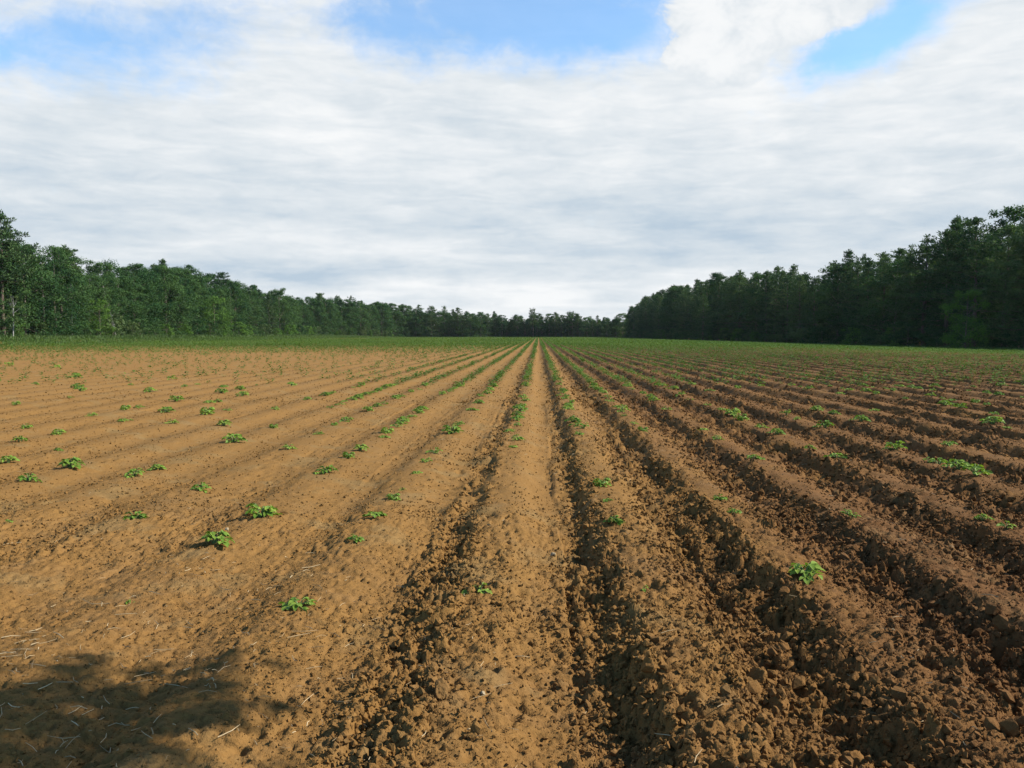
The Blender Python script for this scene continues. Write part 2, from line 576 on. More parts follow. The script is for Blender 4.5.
big = [(782, 638, 10, 'upright pale clod at the edge of a furrow'), (756, 674, 12, 'broad flat clod on the ridge slope left of the upright clod'),
       (807, 684, 9, 'narrow standing clod in the deep furrow'), (793, 703, 8, 'small split clod just below the narrow standing clod'),
       (815, 744, 12, 'round clod at the lower edge, left of the biggest clod'), (853, 745, 14, 'biggest brown clod in the lower right furrow'),
       (890, 716, 11, 'wedge shaped clod leaning up the ridge, right of the biggest clod'), (825, 679, 8, 'squat clod right of the narrow standing clod'),
       (771, 668, 7, 'thin upright clod between the broad flat clod and the furrow'), (440, 712, 11, 'large clod on the ridge below the middle seedling'),
       (381, 752, 14, 'long pale clod in the furrow left of the middle strip'), (640, 583, 7, 'clod beside the small seedling right of the middle strip'),
       (954, 722, 9, 'lone clod on the far right ridge slope')]
for i, (px, py, hw, lab) in enumerate(big):
    x, y = ground_at(px, py, -0.05)
    z = z_at(x, y)
    s = hw * y / FPX
    v, f = lump(4, 900 + i)
    v[:, 2] *= random.uniform(0.9, 1.3)
    nz = fbm(v[:, 0] * 9 + v[:, 2] * 7, v[:, 1] * 9 - v[:, 2] * 5, 33 + i, 3)
    v = v * (1 + 0.20 * nz + 0.10 * fbm(v[:, 0] * 26 + v[:, 2] * 17, v[:, 1] * 24, 5 + i, 2))[:, None] * s * .92
    o = link('soil_clod', mesh_np('soil_clod', v, f, M_CLOD, smooth=True), (x, y, z + s * 0.18))
    o.rotation_euler = (random.uniform(-.5, .5), random.uniform(-.5, .5), random.uniform(0, 6))
    tag(o, lab, 'soil clod', 'large clods of soil')

for i, (px, py, hw, lab) in enumerate(((553, 547, 2.6, 'small round cream stone on the smooth middle strip'),
                                       (483, 699, 2.6, 'flat pale stone on the ridge near the bottom, larger of the pair'),
                                       (492, 694, 1.6, 'tiny pale stone just right of the flat pale stone'),
                                       (227, 533, 2.2, 'pale pebble beside the two leafy plants on the left'))):
    x, y = ground_at(px, py, -0.02)
    v, f = lump(3, 700 + i); s = hw * y / FPX
    o = link('pebble', mesh_np('pebble', v * s, f, M_STONE, smooth=True), (x, y, z_at(x, y) + s * 0.5))
    tag(o, lab, 'stone', 'pale pebbles on the soil')

# ------------------------------------------------------------------ straw litter
sb = MB()
cnt = 0
x, y = field_points(9500, 1.9, 14, 0.7, RNG, 1.5)
dens = np.exp(-(((x + 1.7) / 1.1) ** 2 + ((y - 3.7) / 1.2) ** 2)) * 0.75 + 0.05 + 0.10 * np.exp(-((x - 2.2) / 1.0) ** 2)
dens *= 0.35 + 1.6 * np.clip(vnoise(x * 1.8, y * 1.8, 77) + 0.35, 0, 1)
sel = np.where(RNG.random(len(x)) < dens)[0]
zs = soil(x[sel], y[sel], 0)
for j, i in enumerate(sel):
    L = random.choice([0.015, 0.02, 0.03, 0.04, 0.06, 0.09]) * random.uniform(.7, 1.4)
    a = random.uniform(0, PI); bend = random.uniform(-.5, .5)
    p0 = np.array([x[i], y[i], zs[j] + 0.006])
    pts = []
    for t in (-0.5, 0, 0.5):
        qx = p0[0] + math.cos(a + bend * t) * L * t
        qy = p0[1] + math.sin(a + bend * t) * L * t
        pts.append((qx, qy, p0[2] + random.uniform(0, .012)))
    rr = random.uniform(0.0008, 0.0018)
    sb.tube(pts, [rr, rr * 1.1, rr * .7], 4)
tag(link('straw', sb.mesh('straw', M_STRAW)), 'pale broken straw stalks littering the soil', 'straw', kind='stuff')

# ------------------------------------------------------------------ potato plants
def leaflet(mb, base, dirv, up, L, W, rng):
    """one cupped oval leaflet: two rows of quads folded along the midrib"""
    d = dirv / np.linalg.norm(dirv)
    s = np.cross(d, up); s /= np.linalg.norm(s) + 1e-9
    n = np.cross(s, d)
    prof = [0.0, 0.75, 1.0, 0.7, 0.0]
    droop = rng.uniform(0.1, 0.35)
    pts = []
    for i, wv in enumerate(prof):
        t = i / 4
        c = base + d * L * t - n * droop * L * t * t
        pts += [c - s * W * wv * .5 + n * W * .22 * wv, c, c + s * W * wv * .5 + n * W * .22 * wv]
    q = []
    for i in range(4):
        a = 3 * i
        q += [(a, a + 1, a + 4, a + 3), (a + 1, a + 2, a + 5, a + 4)]
    mb.add(pts, q)


def potato(seed, nleaf, spread, rise):
    """a young potato plant about one unit wide"""
    rng = np.random.default_rng(seed)
    fol, st = MB(), MB()
    for i in range(nleaf):
        az = i * 2.4 + rng.uniform(-.5, .5)
        inner = i / nleaf
        out = spread * (1.0 - 0.55 * inner) * rng.uniform(.75, 1.15)
        top = rise * (0.35 + 0.65 * inner) * rng.uniform(.8, 1.2)
        h = np.array([math.cos(az), math.sin(az), 0])
        P = [np.array([0, 0, -0.06]) + h * .02, h * out * .3 + np.array([0, 0, top * .65]),
             h * out * .7 + np.array([0, 0, top]), h * out + np.array([0, 0, top * .88])]
        st.tube(P, [.022, .018, .012, .007], 5)
        side = np.cross(h, (0, 0, 1))
        upv = np.array([0, 0, 1.0]) + rng.normal(size=3) * .38
        Ls = rng.uniform(.15, .25)
        leaflet(fol, P[3] - h * .04, h + np.array([0, 0, -.15]), upv, Ls * 1.25, Ls * .8, rng)
        for t, k in ((0.78, 1.0), (0.55, .8), (0.32, .6)):
            c = P[1] * (1 - t) + P[3] * t + np.array([0, 0, top * .12])
            for sg in (-1, 1):
                dv = side * sg + h * .55 + rng.normal(size=3) * .15
                leaflet(fol, c, dv, upv + side * -sg * .3, Ls * k, Ls * k * .68, rng)
    return fol.mesh('foliage', M_POTATO, True), st.mesh('stem', M_STEM, True)


POT = [potato(1, 10, .47, .42), potato(2, 13, .48, .46), potato(3, 7, .44, .42), potato(4, 9, .48, .32), potato(5, 14, .50, .48), potato(6, 6, .44, .42)]
LOOK = {0: 'leafy', 1: 'bushy', 2: 'small', 3: 'spreading', 4: 'dense bushy', 5: 'sparse'}
ORD = ['', 'first', 'second', 'third', 'fourth', 'fifth', 'sixth', 'seventh', 'eighth', 'ninth', 'tenth', 'eleventh', 'twelfth',
       'thirteenth', 'fourteenth', 'fifteenth', 'sixteenth', 'seventeenth', 'eighteenth', 'nineteenth']
TENS = {20: 'twent', 30: 'thirt', 40: 'fort', 50: 'fift', 60: 'sixt', 70: 'sevent', 80: 'eight', 90: 'ninet'}


def ordinal(n):
    if n < 20: return ORD[n]
    if n >= 100: return 'hundredth' if n == 100 else 'hundred and ' + ordinal(n - 100)
    t, u = n // 10 * 10, n % 10
    return TENS[t] + 'ieth' if u == 0 else TENS[t] + 'y-' + ORD[u]


SEEN = [(215, 541, 32), (268, 514, 34), (146, 598, 12), (310, 605, 26), (142, 516, 27), (137, 474, 21), (72, 466, 19), (40, 479, 16), (24, 461, 14), (3, 528, 9),
        (29, 441, 12), (66, 433, 11), (67, 449, 7), (4, 449, 9), (23, 404, 10), (36, 427, 13), (167, 467, 12), (209, 487, 15), (236, 424, 15), (243, 441, 17),
        (241, 409, 9), (185, 422, 12), (211, 402, 11), (211, 413, 20), (222, 413, 11), (171, 411, 15), (180, 400, 15), (147, 407, 9), (129, 409, 12), (128, 420, 11),
        (146, 419, 7), (95, 415, 11), (77, 397, 7), (71, 390, 12), (89, 387, 15), (149, 391, 12), (166, 379, 10), (184, 386, 7), (72, 377, 10), (85, 375, 8),
        (226, 392, 12), (241, 395, 12), (235, 386, 9), (253, 389, 11), (232, 401, 9), (51, 367, 10), (8, 364, 11), (18, 365, 11), (29, 519, 10),
        (280, 409, 9), (338, 407, 8), (283, 427, 11), (293, 447, 11), (321, 433, 7), (333, 471, 21), (350, 456, 12), (364, 449, 12), (386, 431, 12), (401, 426, 13),
        (415, 416, 11), (440, 451, 13), (428, 460, 12), (421, 472, 9), (398, 497, 13), (377, 515, 18), (356, 538, 15), (409, 488, 7), (452, 432, 16), (462, 424, 12),
        (472, 409, 12), (480, 588, 24), (481, 402, 11), (491, 393, 10), (498, 386, 10), (518, 410, 15), (516, 424, 8), (520, 397, 10), (514, 446, 8),
        (568, 420, 15), (563, 408, 11), (573, 433, 8), (602, 482, 17), (606, 498, 10), (601, 521, 15), (634, 582, 13), (724, 498, 13), (738, 511, 13), (637, 431, 10),
        (616, 415, 8), (627, 423, 8), (691, 430, 12), (656, 409, 12), (729, 415, 18), (752, 427, 12), (753, 457, 12), (807, 388, 10), (785, 415, 13), (772, 433, 12),
        (798, 418, 8), (825, 427, 19), (863, 420, 17), (839, 457, 15), (802, 447, 10), (904, 449, 16), (950, 405, 13), (1003, 423, 21), (933, 460, 10), (954, 462, 20),
        (973, 468, 24), (989, 474, 24), (833, 511, 10), (848, 514, 12), (972, 518, 12), (1000, 527, 14), (957, 443, 12), (883, 410, 9), (852, 393, 9), (816, 574, 30),
        (600, 541, 7), (560, 398, 9), (585, 402, 7), (676, 399, 9), (700, 405, 9)]
plants = []     # x, y, diameter, row
for px, py, w in SEEN:
    x, y = ground_at(px, py, 0.02)
    k = round((x - ROW0) / ROWS)
    xr = ROW0 + k * ROWS
    x = x + (xr - x) * 0.75
    plants.append([x, y, min(0.40 if py > 430 else 0.30, (w + .5) * (1.25 if py > 560 or (py > 430 and w < 20) else 1 if py > 430 else .95) * y / FPX), k])


def crop_positions(y0, y1, gap, half, rng):
    out = []
    kmax = int((y1 * half) / ROWS) + 2
    for k in range(-kmax, kmax + 1):
        xr = ROW0 + k * ROWS
        if xr < -84 or xr > 66: continue
        ymin = max(y0, abs(xr) / half)
        y = ymin + rng.random() * gap
        while y < y1:
            d = 0.5 + vnoise(np.array([k * .35]), np.array([y * .09]), 3)[0]
            right = 1.5 if xr > 0 else 0.75
            p = np.clip(0.15 + 1.25 * d, 0, 1) * right
            p = p + (1 - p) * sstep(16 if xr > 0 else 46, 66 if xr > 0 else 86, y)
            if rng.random() < p:
                out.append((xr + rng.normal() * .05, y, rng.uniform(.11, .27) * (1 + .25 * sstep(50, 100, y)), k))
            y += gap * rng.uniform(.6, 1.5)
    return out


more = crop_positions(22.5, 60, 0.70, 0.68, np.random.default_rng(3))
g5 = np.random.default_rng(8)
for k in list(range(-5, 4)) + list(range(4, 40)):      # the rows either side of the middle strip came up more evenly
    y = (11.0 if k < 4 else max(12.5, k * ROWS / .66)) + g5.random()
    far_right = k >= 4
    while y < 60:
        if g5.random() < np.clip(.25 + 1.6 * vnoise(np.array([k * 3.3]), np.array([y * .22]), 13)[0] + .35 * float(sstep(10, 30, y)), 0, .95):
            more.append((ROW0 + k * ROWS + g5.normal() * .04, y, g5.uniform(.13, .26), k))
        y += g5.uniform(.28, .6) * (1.5 if far_right else 1)
more = [m for m in more if not any(abs(m[0] - p[0]) < .4 and abs(m[1] - p[1]) < .5 for p in plants)]
more.sort(key=lambda m: m[1])
take = 292 - len(plants)
for m in more[:take]:
    plants.append(list(m))
rest = more[take:]
rows = {}
for p in plants: rows.setdefault(p[3], []).append(p)
first_use = {}
for k, lst in rows.items():
    lst.sort(key=lambda p: p[1])
    for n, (x, y, dia, kk) in enumerate(lst, 1):
        if dia > 0.24: vi = random.choice([1, 4, 4, 0])
        elif dia > 0.10: vi = random.choice([0, 1, 3, 2])
        else: vi = random.choice([2, 5, 2])
        side = f'{ordinal(1 - k)} row left' if k <= 0 else f'{ordinal(k)} row right'
        lab = f'{LOOK[vi]} green potato plant, {ordinal(n)} along the {side} of the smooth middle strip'
        z = z_at(x, y) - 0.012
        root = link('potato_plant', None, (x, y, z)) if y < 24 else link('potato_plant', POT[vi][0], (x, y, z))
        root.scale = (dia * 1.0,) * 3
        root.rotation_euler = (random.uniform(-.12, .12), random.uniform(-.12, .12), random.uniform(0, 6.28))
        tag(root, lab, 'potato plant', 'young potato plants along the rows')
        if y < 24:
            link('foliage', POT[vi][0], parent=root)
            link('stem', POT[vi][1], parent=root)


# the crop beyond, too many to count
def tuft(seed, nq, tall=.55):
    rng = np.random.default_rng(seed)
    mb = MB()
    for i in range(nq):
        az = rng.uniform(0, 6.28)
        h = np.array([math.cos(az), math.sin(az), 0]); s = np.cross(h, (0, 0, 1))
        r = rng.uniform(.05, .36); z = rng.uniform(.1, tall)
        c = h * r + np.array([0, 0, z])
        d = h + np.array([0, 0, rng.uniform(-.5, .5)])
        L, W = rng.uniform(.2, .34), rng.uniform(.14, .24)
        mb.add([c, c + d * L * .5 + s * W * .5, c + d * L, c + d * L * .5 - s * W * .5], [(0, 1, 2, 3)])
    return np.concatenate(mb.v), np.concatenate(mb.q)


def zrot(n, rng):
    a = rng.random(n) * 2 * PI
    c, s, o, l = np.cos(a), np.sin(a), np.zeros(n), np.ones(n)
    return np.stack([np.stack([c, -s, o], -1), np.stack([s, c, o], -1), np.stack([o, o, l], -1)], 1)


V, F, off = [], [], 0
g3 = np.random.default_rng(5)
for pos, nq, grow in ((rest, 20, 1.4), (crop_positions(60, 95, 0.42, .70, g3), 12, 1.75), (crop_positions(95, 150, 0.30, .70, g3), 9, 2.1), (crop_positions(150, 250, .42, .62, g3), 7, 2.4),
                      (crop_positions(250, 425, .8, .5, g3), 5, 2.6)):
    p = np.array([q[:3] for q in pos])
    lod = 2 if nq > 10 else 3
    z = soil(p[:, 0], p[:, 1], lod) - .01
    tm = [tuft(50 + i, nq) for i in range(6)]
    v, f = scatter(tm, np.stack([p[:, 0], p[:, 1], z], -1), p[:, 2] * grow, g3, zrot(len(p), g3))
    V.append(v); F.append(f + off); off += len(v)
tag(link('potato_crop', mesh_np('potato_crop', np.concatenate(V), np.concatenate(F), M_FARCROP)),
    'distant rows of potato foliage merging into a green band', 'crop', kind='stuff')

# ------------------------------------------------------------------ trees
def leaves(c, nrm, size, rng, aspect=0.7):
    """diamond leaf-clump faces at centres c facing nrm"""
    n = len(c)
    t = rng.normal(size=(n, 3)); t -= (t * nrm).sum(1)[:, None] * nrm
    t /= np.linalg.norm(t, axis=1)[:, None] + 1e-9
    b = np.cross(nrm, t)
    s = size[:, None]
    a = rng.uniform(.6, 1, (n, 1)) * aspect
    v = np.stack([c - t * s * .5, c + b * s * .5 * a + t * s * rng.uniform(-.15, .15, (n, 1)), c + t * s * .5,
                  c - b * s * .5 * a + t * s * rng.uniform(-.15, .15, (n, 1))], 1).reshape(-1, 3)
    q = np.arange(n * 4).reshape(n, 4)
    return v, q


def unit(v): return v / (np.linalg.norm(v, axis=-1, keepdims=True) + 1e-9)


def leafy_tree(seed, h=16.0, w=3.4, base=.06, nclump=75, per=75, leaf=.34, bark=None, mat=None, lean=0.0, bare=0.0, top=1.0):
    rng = np.random.default_rng(seed)
    cr, tr = MB(), MB()
    tz = np.array([0, .2, .45, .7, .93]) * h
    ph = rng.uniform(0, 6.28)
    tp = np.stack([lean * tz + .12 * np.sin(tz * .4 + ph) * (tz > 0), .12 * np.cos(tz * .35 + ph) * (tz > 0), tz - .3 * (tz == 0)], -1)
    r0 = .011 * h
    tr.tube(tp, [r0 * 1.3, r0, r0 * .75, r0 * .45, r0 * .12], 8)
    lob = rng.uniform(.75, 1.25, 7)
    C, rad = [], []
    for i in range(nclump):
        t = base + (1 - base) * rng.random() ** .9
        az = rng.uniform(0, 6.28)
        tt = (t - base) / (1 - base)
        prof = max(.12, 1 - abs((tt - .42) / (.62 if tt > .42 else .60)) ** 2.4) ** .6 * top
        prof *= lob[int(az / 6.2832 * 7) % 7] * (1 + .25 * math.sin(t * 9 + az * 2 + seed))
        rr = w * prof * rng.uniform(.25, 1) ** .5
        cx = np.interp(t * h, tz, tp[:, 0]); cy = np.interp(t * h, tz, tp[:, 1])
        C.append((cx + math.cos(az) * rr, cy + math.sin(az) * rr, t * h * .97))
        rad.append(w * rng.uniform(.20, .40) * (1.1 - .5 * t))
    C = np.array(C); rad = np.array(rad)
    ci = np.repeat(np.arange(nclump), rng.integers(per // 2, int(per * 1.5), nclump))
    d = unit(rng.normal(size=(len(ci), 3)))
    p = C[ci] + d * (rad[ci] * rng.uniform(.35, 1.15, len(ci)))[:, None] * np.array([1.15, 1.15, .8])
    p[:, 2] = np.maximum(p[:, 2], .15)
    nr = unit(d + rng.normal(size=d.shape) * .7 + np.array([0, 0, .5]))
    cr.add(*leaves(p, nr, leaf * rng.uniform(.55, 1.3, len(ci)), rng))
    for i in rng.choice(nclump, min(18, nclump), replace=False):
        c = C[i]
        z0 = max(.12 * h, c[2] - rng.uniform(.12, .22) * h)
        s0 = np.array([np.interp(z0, tz, tp[:, 0]), np.interp(z0, tz, tp[:, 1]), z0])
        mid = s0 * .5 + c * .5 + np.array([0, 0, -.2])
        tr.tube([s0, mid, c], [r0 * .35, r0 * .22, r0 * .06], 5)
    return tr.mesh('trunk', bark or M_BARK, True), cr.mesh('crown', mat or M_LEAFY)


def pine_tree(seed, h=18.0, w=3.6, base=.10, dense=1.0, mat=None, blade=.42, flat=0.0):
    """white pine: whorls of long boughs with upswept needle brushes, gaps between the tiers"""
    rng = np.random.default_rng(seed)
    cr, tr = MB(), MB()
    r0 = .014 * h
    ph = rng.uniform(0, 6.28)
    tz = np.array([-.02, .25, .5, .75, .97]) * h
    tp = np.stack([.1 * np.sin(tz * .3 + ph), .1 * np.cos(tz * .3 + ph), tz], -1)
    tr.tube(tp, [r0 * 1.3, r0, r0 * .7, r0 * .4, r0 * .1], 8)
    tc, td = [], []
    z = base * h
    lob = rng.uniform(.7, 1.3, 6)
    while z < h * .97:
        t = z / h
        nb = rng.integers(4, 7)
        a0 = rng.uniform(0, 6.28)
        for k in range(nb):
            az = a0 + k * 6.283 / nb + rng.uniform(-.35, .35)
            L = w * (min(1, (1 - t) * 1.9 + .10 + flat * .35) ** .85) * (.6 + .4 * min(1, t / .3)) * rng.uniform(.6, 1.15) * lob[int(az / 1.0472) % 6]
            if rng.random() < .10: L *= .35
            up = rng.uniform(.02, .22) + .55 * max(0, t - .6) - .12 * (t < .3)
            h_ = np.array([math.cos(az), math.sin(az), 0])
            s0 = np.array([np.interp(z, tz, tp[:, 0]), np.interp(z, tz, tp[:, 1]), z])
            e = s0 + h_ * L + np.array([0, 0, L * up])
            m = (s0 + e) / 2 + np.array([0, 0, -.06 * L])
            if k % 2 == 0 or L > w * .6:
                tr.tube([s0, m, e], [r0 * .28 * (1.1 - t), r0 * .2 * (1.1 - t), r0 * .05], 4)
            nt_ = max(3, int(L * 3.4 * dense))
            for j in range(nt_):
                f = .22 + .78 * (j + rng.random()) / nt_
                sd = np.cross(h_, (0, 0, 1)) * rng.normal() * .24 * L * (1.15 - f)
                c = s0 * (1 - f) ** 2 + 2 * m * f * (1 - f) + e * f * f + sd + np.array([0, 0, rng.uniform(-.08, .22)])
                tc.append(c); td.append(h_ * .7 + sd * .3 + np.array([0, 0, .75]))
        z += h * rng.uniform(.032, .052)
    for j in range(8):
        tc.append(np.array([0, 0, h * (.93 + .07 * rng.random())]) + tp[-1] * np.array([1, 1, 0])); td.append(np.array([0, 0, 1.0]))
    tc = np.array(tc); td = unit(np.array(td))
    per = 11
    ci = np.repeat(np.arange(len(tc)), per)
    d = unit(td[ci] * .55 + rng.normal(size=(len(ci), 3)) * .62)
    L = (blade * rng.uniform(.7, 1.35, len(ci)))[:, None]
    s = unit(np.cross(d, rng.normal(size=d.shape)))
    wd = L * rng.uniform(.22, .36, (len(ci), 1))
    o = tc[ci] + rng.normal(size=d.shape) * .10
    v = np.stack([o - s * wd * .25, o + d * L * .55 - s * wd * .5, o + d * L, o + d * L * .55 + s * wd * .5], 1).reshape(-1, 3)
    cr.add(v, np.arange(len(v)).reshape(-1, 4))
    return tr.mesh('trunk', M_PBARK, True), cr.mesh('crown', mat or M_PINE)


def snag(seed, h=13.0):
    rng = np.random.default_rng(seed)
    tr, br = MB(), MB()
    tz = np.array([-.02, .3, .65, 1]) * h
    tp = np.stack([.02 * tz, .1 * np.sin(tz), tz], -1)
    tr.tube(tp, [.22, .17, .1, .02], 7)
    for i in range(26):
        z = h * rng.uniform(.35, .95); az = rng.uniform(0, 6.28); L = rng.uniform(.8, 2.6) * (1.2 - z / h)
        s0 = np.array([.02 * z, .1 * math.sin(z), z])
        h_ = np.array([math.cos(az), math.sin(az), rng.uniform(.1, .7)])
        br.tube([s0, s0 + h_ * L * .5, s0 + h_ * L + np.array([0, 0, .2])], [.07, .045, .012], 4)
    return tr.mesh('trunk', M_DEAD, True), br.mesh('branches', M_DEAD, True)


LEAFY = [leafy_tree(s, 16, w, .02, 120, 130, .27) for s, w in ((21, 3.9), (22, 4.5), (23, 3.5), (24, 4.2), (25, 3.7))]
PINES = [pine_tree(s, 18, w, b_) for s, w, b_ in ((31, 3.6, .08), (32, 4.2, .10), (33, 3.2, .06), (34, 3.9, .12), (35, 3.4, .08))]
UMBR = [pine_tree(41, 18, 3.4, .45, 1.2, None, .45, 1.0), pine_tree(42, 18, 3.0, .5, 1.1, None, .45, 1.0)]
BIRCH = [leafy_tree(s, 12, 1.9, .32, 34, 60, .26, M_WBARK, M_BIRCHL, ln) for s, ln in ((51, .03), (52, .22), (53, .0))]
MAPLE = [leafy_tree(61, 11, 3.4, .04, 80, 85, .30, None, M_BRIGHT), leafy_tree(62, 11, 3.0, .04, 70, 80, .30, None, M_BRIGHT)]
BUSH = [leafy_tree(s, 3.2, 1.9, .05, 26, 70, .24, None, m_) for s, m_ in ((71, M_LEAFY), (72, M_BRIGHT), (73, M_LEAFY), (74, M_BIRCHL))]
SNAG = snag(81)

KIND = {'leafy': ('leafy_tree', LEAFY, 16, 'tree'), 'pine': ('pine_tree', PINES, 18, 'pine'), 'umbrella': ('pine_tree', UMBR, 18, 'pine'),
        'birch': ('birch_tree', BIRCH, 12, 'birch'), 'maple': ('leafy_tree', MAPLE, 11, 'tree'), 'bush': ('bush', BUSH, 3.2, 'bush'),
        'snag': ('dead_tree', [SNAG], 13, 'dead tree')}


def plant_tree(kind, x, y, h, label, group, vi=None, fat=1.0, rz=None):
    name, protos, h0, cat = KIND[kind]
    tk, cr = protos[vi if vi is not None else random.randrange(len(protos))]
    lx = np.array([float(x)]), np.array([float(y)])
    root = link(name, None, (x, y, float(terrain(*lx)[0]) - .1 - (.22 if (x < -84 or x > 60 or y > 430) else 0)))
    s = h / h0
    root.scale = (s * fat, s * fat, s)
    root.rotation_euler = (0, 0, random.uniform(0, 6.28) if rz is None else rz)
    tag(root, label, cat, group)
    link('trunk', tk, parent=root)
    link('branches' if kind == 'snag' else 'crown', cr, parent=root)
    return root


SKY_L = [(-400, 190), (-160, 200), (0, 222), (22, 236), (40, 238), (62, 241), (85, 250), (125, 260), (150, 260), (185, 263), (210, 274), (240, 278),
         (262, 286), (300, 296), (320, 293), (345, 298), (385, 301), (430, 304), (480, 309), (520, 314), (560, 310), (600, 315), (632, 311)]
SKY_R = [(560, 312), (630, 310), (636, 304), (648, 295), (665, 290), (690, 284), (720, 276), (765, 270), (815, 270), (830, 259), (850, 253), (880, 250), (900, 247),
         (915, 237), (950, 221), (980, 213), (1024, 214), (1200, 190), (1500, 150)]


def height_for(x, y, prof):
    px, _ = project(x, y, 5)
    top = np.interp(px, [p[0] for p in prof], [p[1] for p in prof])
    d = ray(px, top)
    return CAMH + d.z * y / d.y - float(terrain(np.array([float(x)]), np.array([float(y)]))[0])


def walk(poly, gap, jit, rng):
    out = []
    for (a, b_) in zip(poly[:-1], poly[1:]):
        a = np.array(a, float); b_ = np.array(b_, float)
        L = np.linalg.norm(b_ - a); d = (b_ - a) / L; nn = np.array([d[1], -d[0]])
        s = 0
        while s < L:
            p = a + d * (s + rng.uniform(-.3, .3) * gap) + nn * rng.uniform(-jit, jit)
            out.append((float(p[0]), float(p[1])))
            s += gap * rng.uniform(.75, 1.25)
    return out


rng = np.random.default_rng(17)
LEFT = [(-85, 100), (-88, 200), (-92, 330), (-72, 424)]
FAR = [(-70, 428), (-10, 452), (46, 440)]
RIGHT = [(47, 428), (60, 221), (72, 127), (82, 78)]


def off_line(poly, dx, dy): return [(a + dx, b_ + dy) for a, b_ in poly]


def name_side(kind, hfrac):
    if kind == 'leafy': return 'tall rounded leafy tree' if hfrac > .95 else 'rounded leafy tree'
    if kind == 'umbrella': return 'high crowned pine'
    return 'tall tiered pine' if hfrac > .95 else 'dark tiered pine'


def wood_line(poly, prof, mixk, gap, edge, group, order, jit=2.0, lo=.76, wide=1.0):
    lst = walk(poly, gap, jit, rng)
    lst.sort(key=order)
    for n, (x, y) in enumerate(lst, 1):
        kind = rng.choice(list(mixk), p=list(mixk.values()))
        fr = rng.uniform(lo, 1.0) + (.02 + .08 * rng.random() if rng.random() < .22 else 0)
        h = max(5, height_for(x, y, prof) * fr)
        fat = {'leafy': 1.05, 'pine': 1.1, 'umbrella': 1.1}[kind] * rng.uniform(.9, 1.25) * wide
        plant_tree(kind, x, y, h, f'{name_side(kind, fr)}, {ordinal(n)} {edge}', group, None, fat)


lside = {'leafy': .88, 'pine': .12}
wood_line(LEFT, SKY_L, lside, 4.6, 'from the near end, along the left forest edge', 'trees along the left forest edge', lambda p: p[1])
wood_line(off_line(LEFT, -6, 2), SKY_L, {'leafy': .6, 'pine': .3, 'umbrella': .1}, 7.5, 'from the near end, behind the left forest edge',
          'trees behind the left forest edge', lambda p: p[1], 2.5, .9)
wood_line(FAR, SKY_L, {'leafy': .62, 'pine': .33, 'umbrella': .05}, 4.0, 'from the left, along the far forest edge', 'trees along the far forest edge', lambda p: p[0], 2, .74, 1.2)
wood_line(off_line(FAR, 0, 7), SKY_L, {'leafy': .3, 'pine': .45, 'umbrella': .25}, 6.5, 'from the left, behind the far forest edge',
          'trees behind the far forest edge', lambda p: p[0], 2.5, .88, 1.15)
rside = {'leafy': .12, 'pine': .88}
wood_line(RIGHT, SKY_R, rside, 4.4, 'from the near end, along the right forest edge', 'trees along the right forest edge', lambda p: p[1], 2.0, .90)
wood_line(off_line(RIGHT, 6.5, 3), SKY_R, {'pine': .95, 'leafy': .05}, 7.0, 'from the near end, behind the right forest edge',
          'trees behind the right forest edge', lambda p: p[1], 2.5, .92)


def on_line(px, X):
    d = ray(px, 335)
    return X, X * d.y / d.x


SPECIAL = [('umbrella', 4, -84, 19.6, 'tall dark pine with spread top rising highest at the left end', 0), ('birch', 13, -80.5, 7.0, 'small white trunked birch at the foot of the highest left pine', 0),
           ('birch', 116, -82.8, 11.5, 'leaning birch with a bare white trunk in the left forest', 1), ('birch', 72, -84.2, 14, 'slender birch with white trunk beside grey dead branches', 2),
           ('snag', 44, -84.2, 13.5, 'grey dead tree with bare branches among the left trees', 0), ('maple', 215, -83, 10.5, 'bright green round tree standing out in the left forest edge', 0),
           ('maple', 100, -82, 7.5, 'bright green low tree right of the dead tree', 1), ('umbrella', 223, -93, 18.5, 'spread top pine rising behind the bright green round tree', 1),
           ('umbrella', 320, -96, 18.5, 'lone pine top standing above the left forest toward the corner', 1),
           ('maple', 966, 63, 9.5, 'fresh green small tree in front of the dark right pines', 1), ('pine', 703, 45, 13.2, 'slender tiered pine standing a little in front of the right forest edge', 1)]
for kind, px, X, h, lab, vi in SPECIAL:
    x, y = on_line(px, X)
    plant_tree(kind, x, y, h, lab, 'trees that stand out' if False else None, vi, 1.0, PI if px == 116 else None)
fx = 0
x, y = ground_at(533, 338.0, 0); fy = 446
plant_tree('umbrella', 0 + (533 - 538) / FPX * fy, fy, 15.6, 'pine with a tufted top near the end of the middle strip', None, 0, .95)

# bushes at the foot of the woods
bl = walk([(-81, 100), (-83, 200), (-87, 330), (-70, 412)], 5.2, 1.5, rng); bl.sort(key=lambda p: p[1])
for n, (x, y) in enumerate(bl, 1):
    plant_tree('bush', x, y, rng.uniform(2.0, 4.6), f'leafy bush, {ordinal(n)} from the near end at the foot of the left forest', 'bushes below the left forest', None, rng.uniform(.9, 1.3))
bl = walk([(43, 425), (56, 221), (68, 127), (77, 78)], 6.0, 1.5, rng); bl.sort(key=lambda p: p[1])
for n, (x, y) in enumerate(bl, 1):
    plant_tree('bush', x, y, rng.uniform(2.2, 4.8), f'shaded bush, {ordinal(n)} from the near end at the foot of the right forest', 'bushes below the right forest', None, rng.uniform(.9, 1.3))

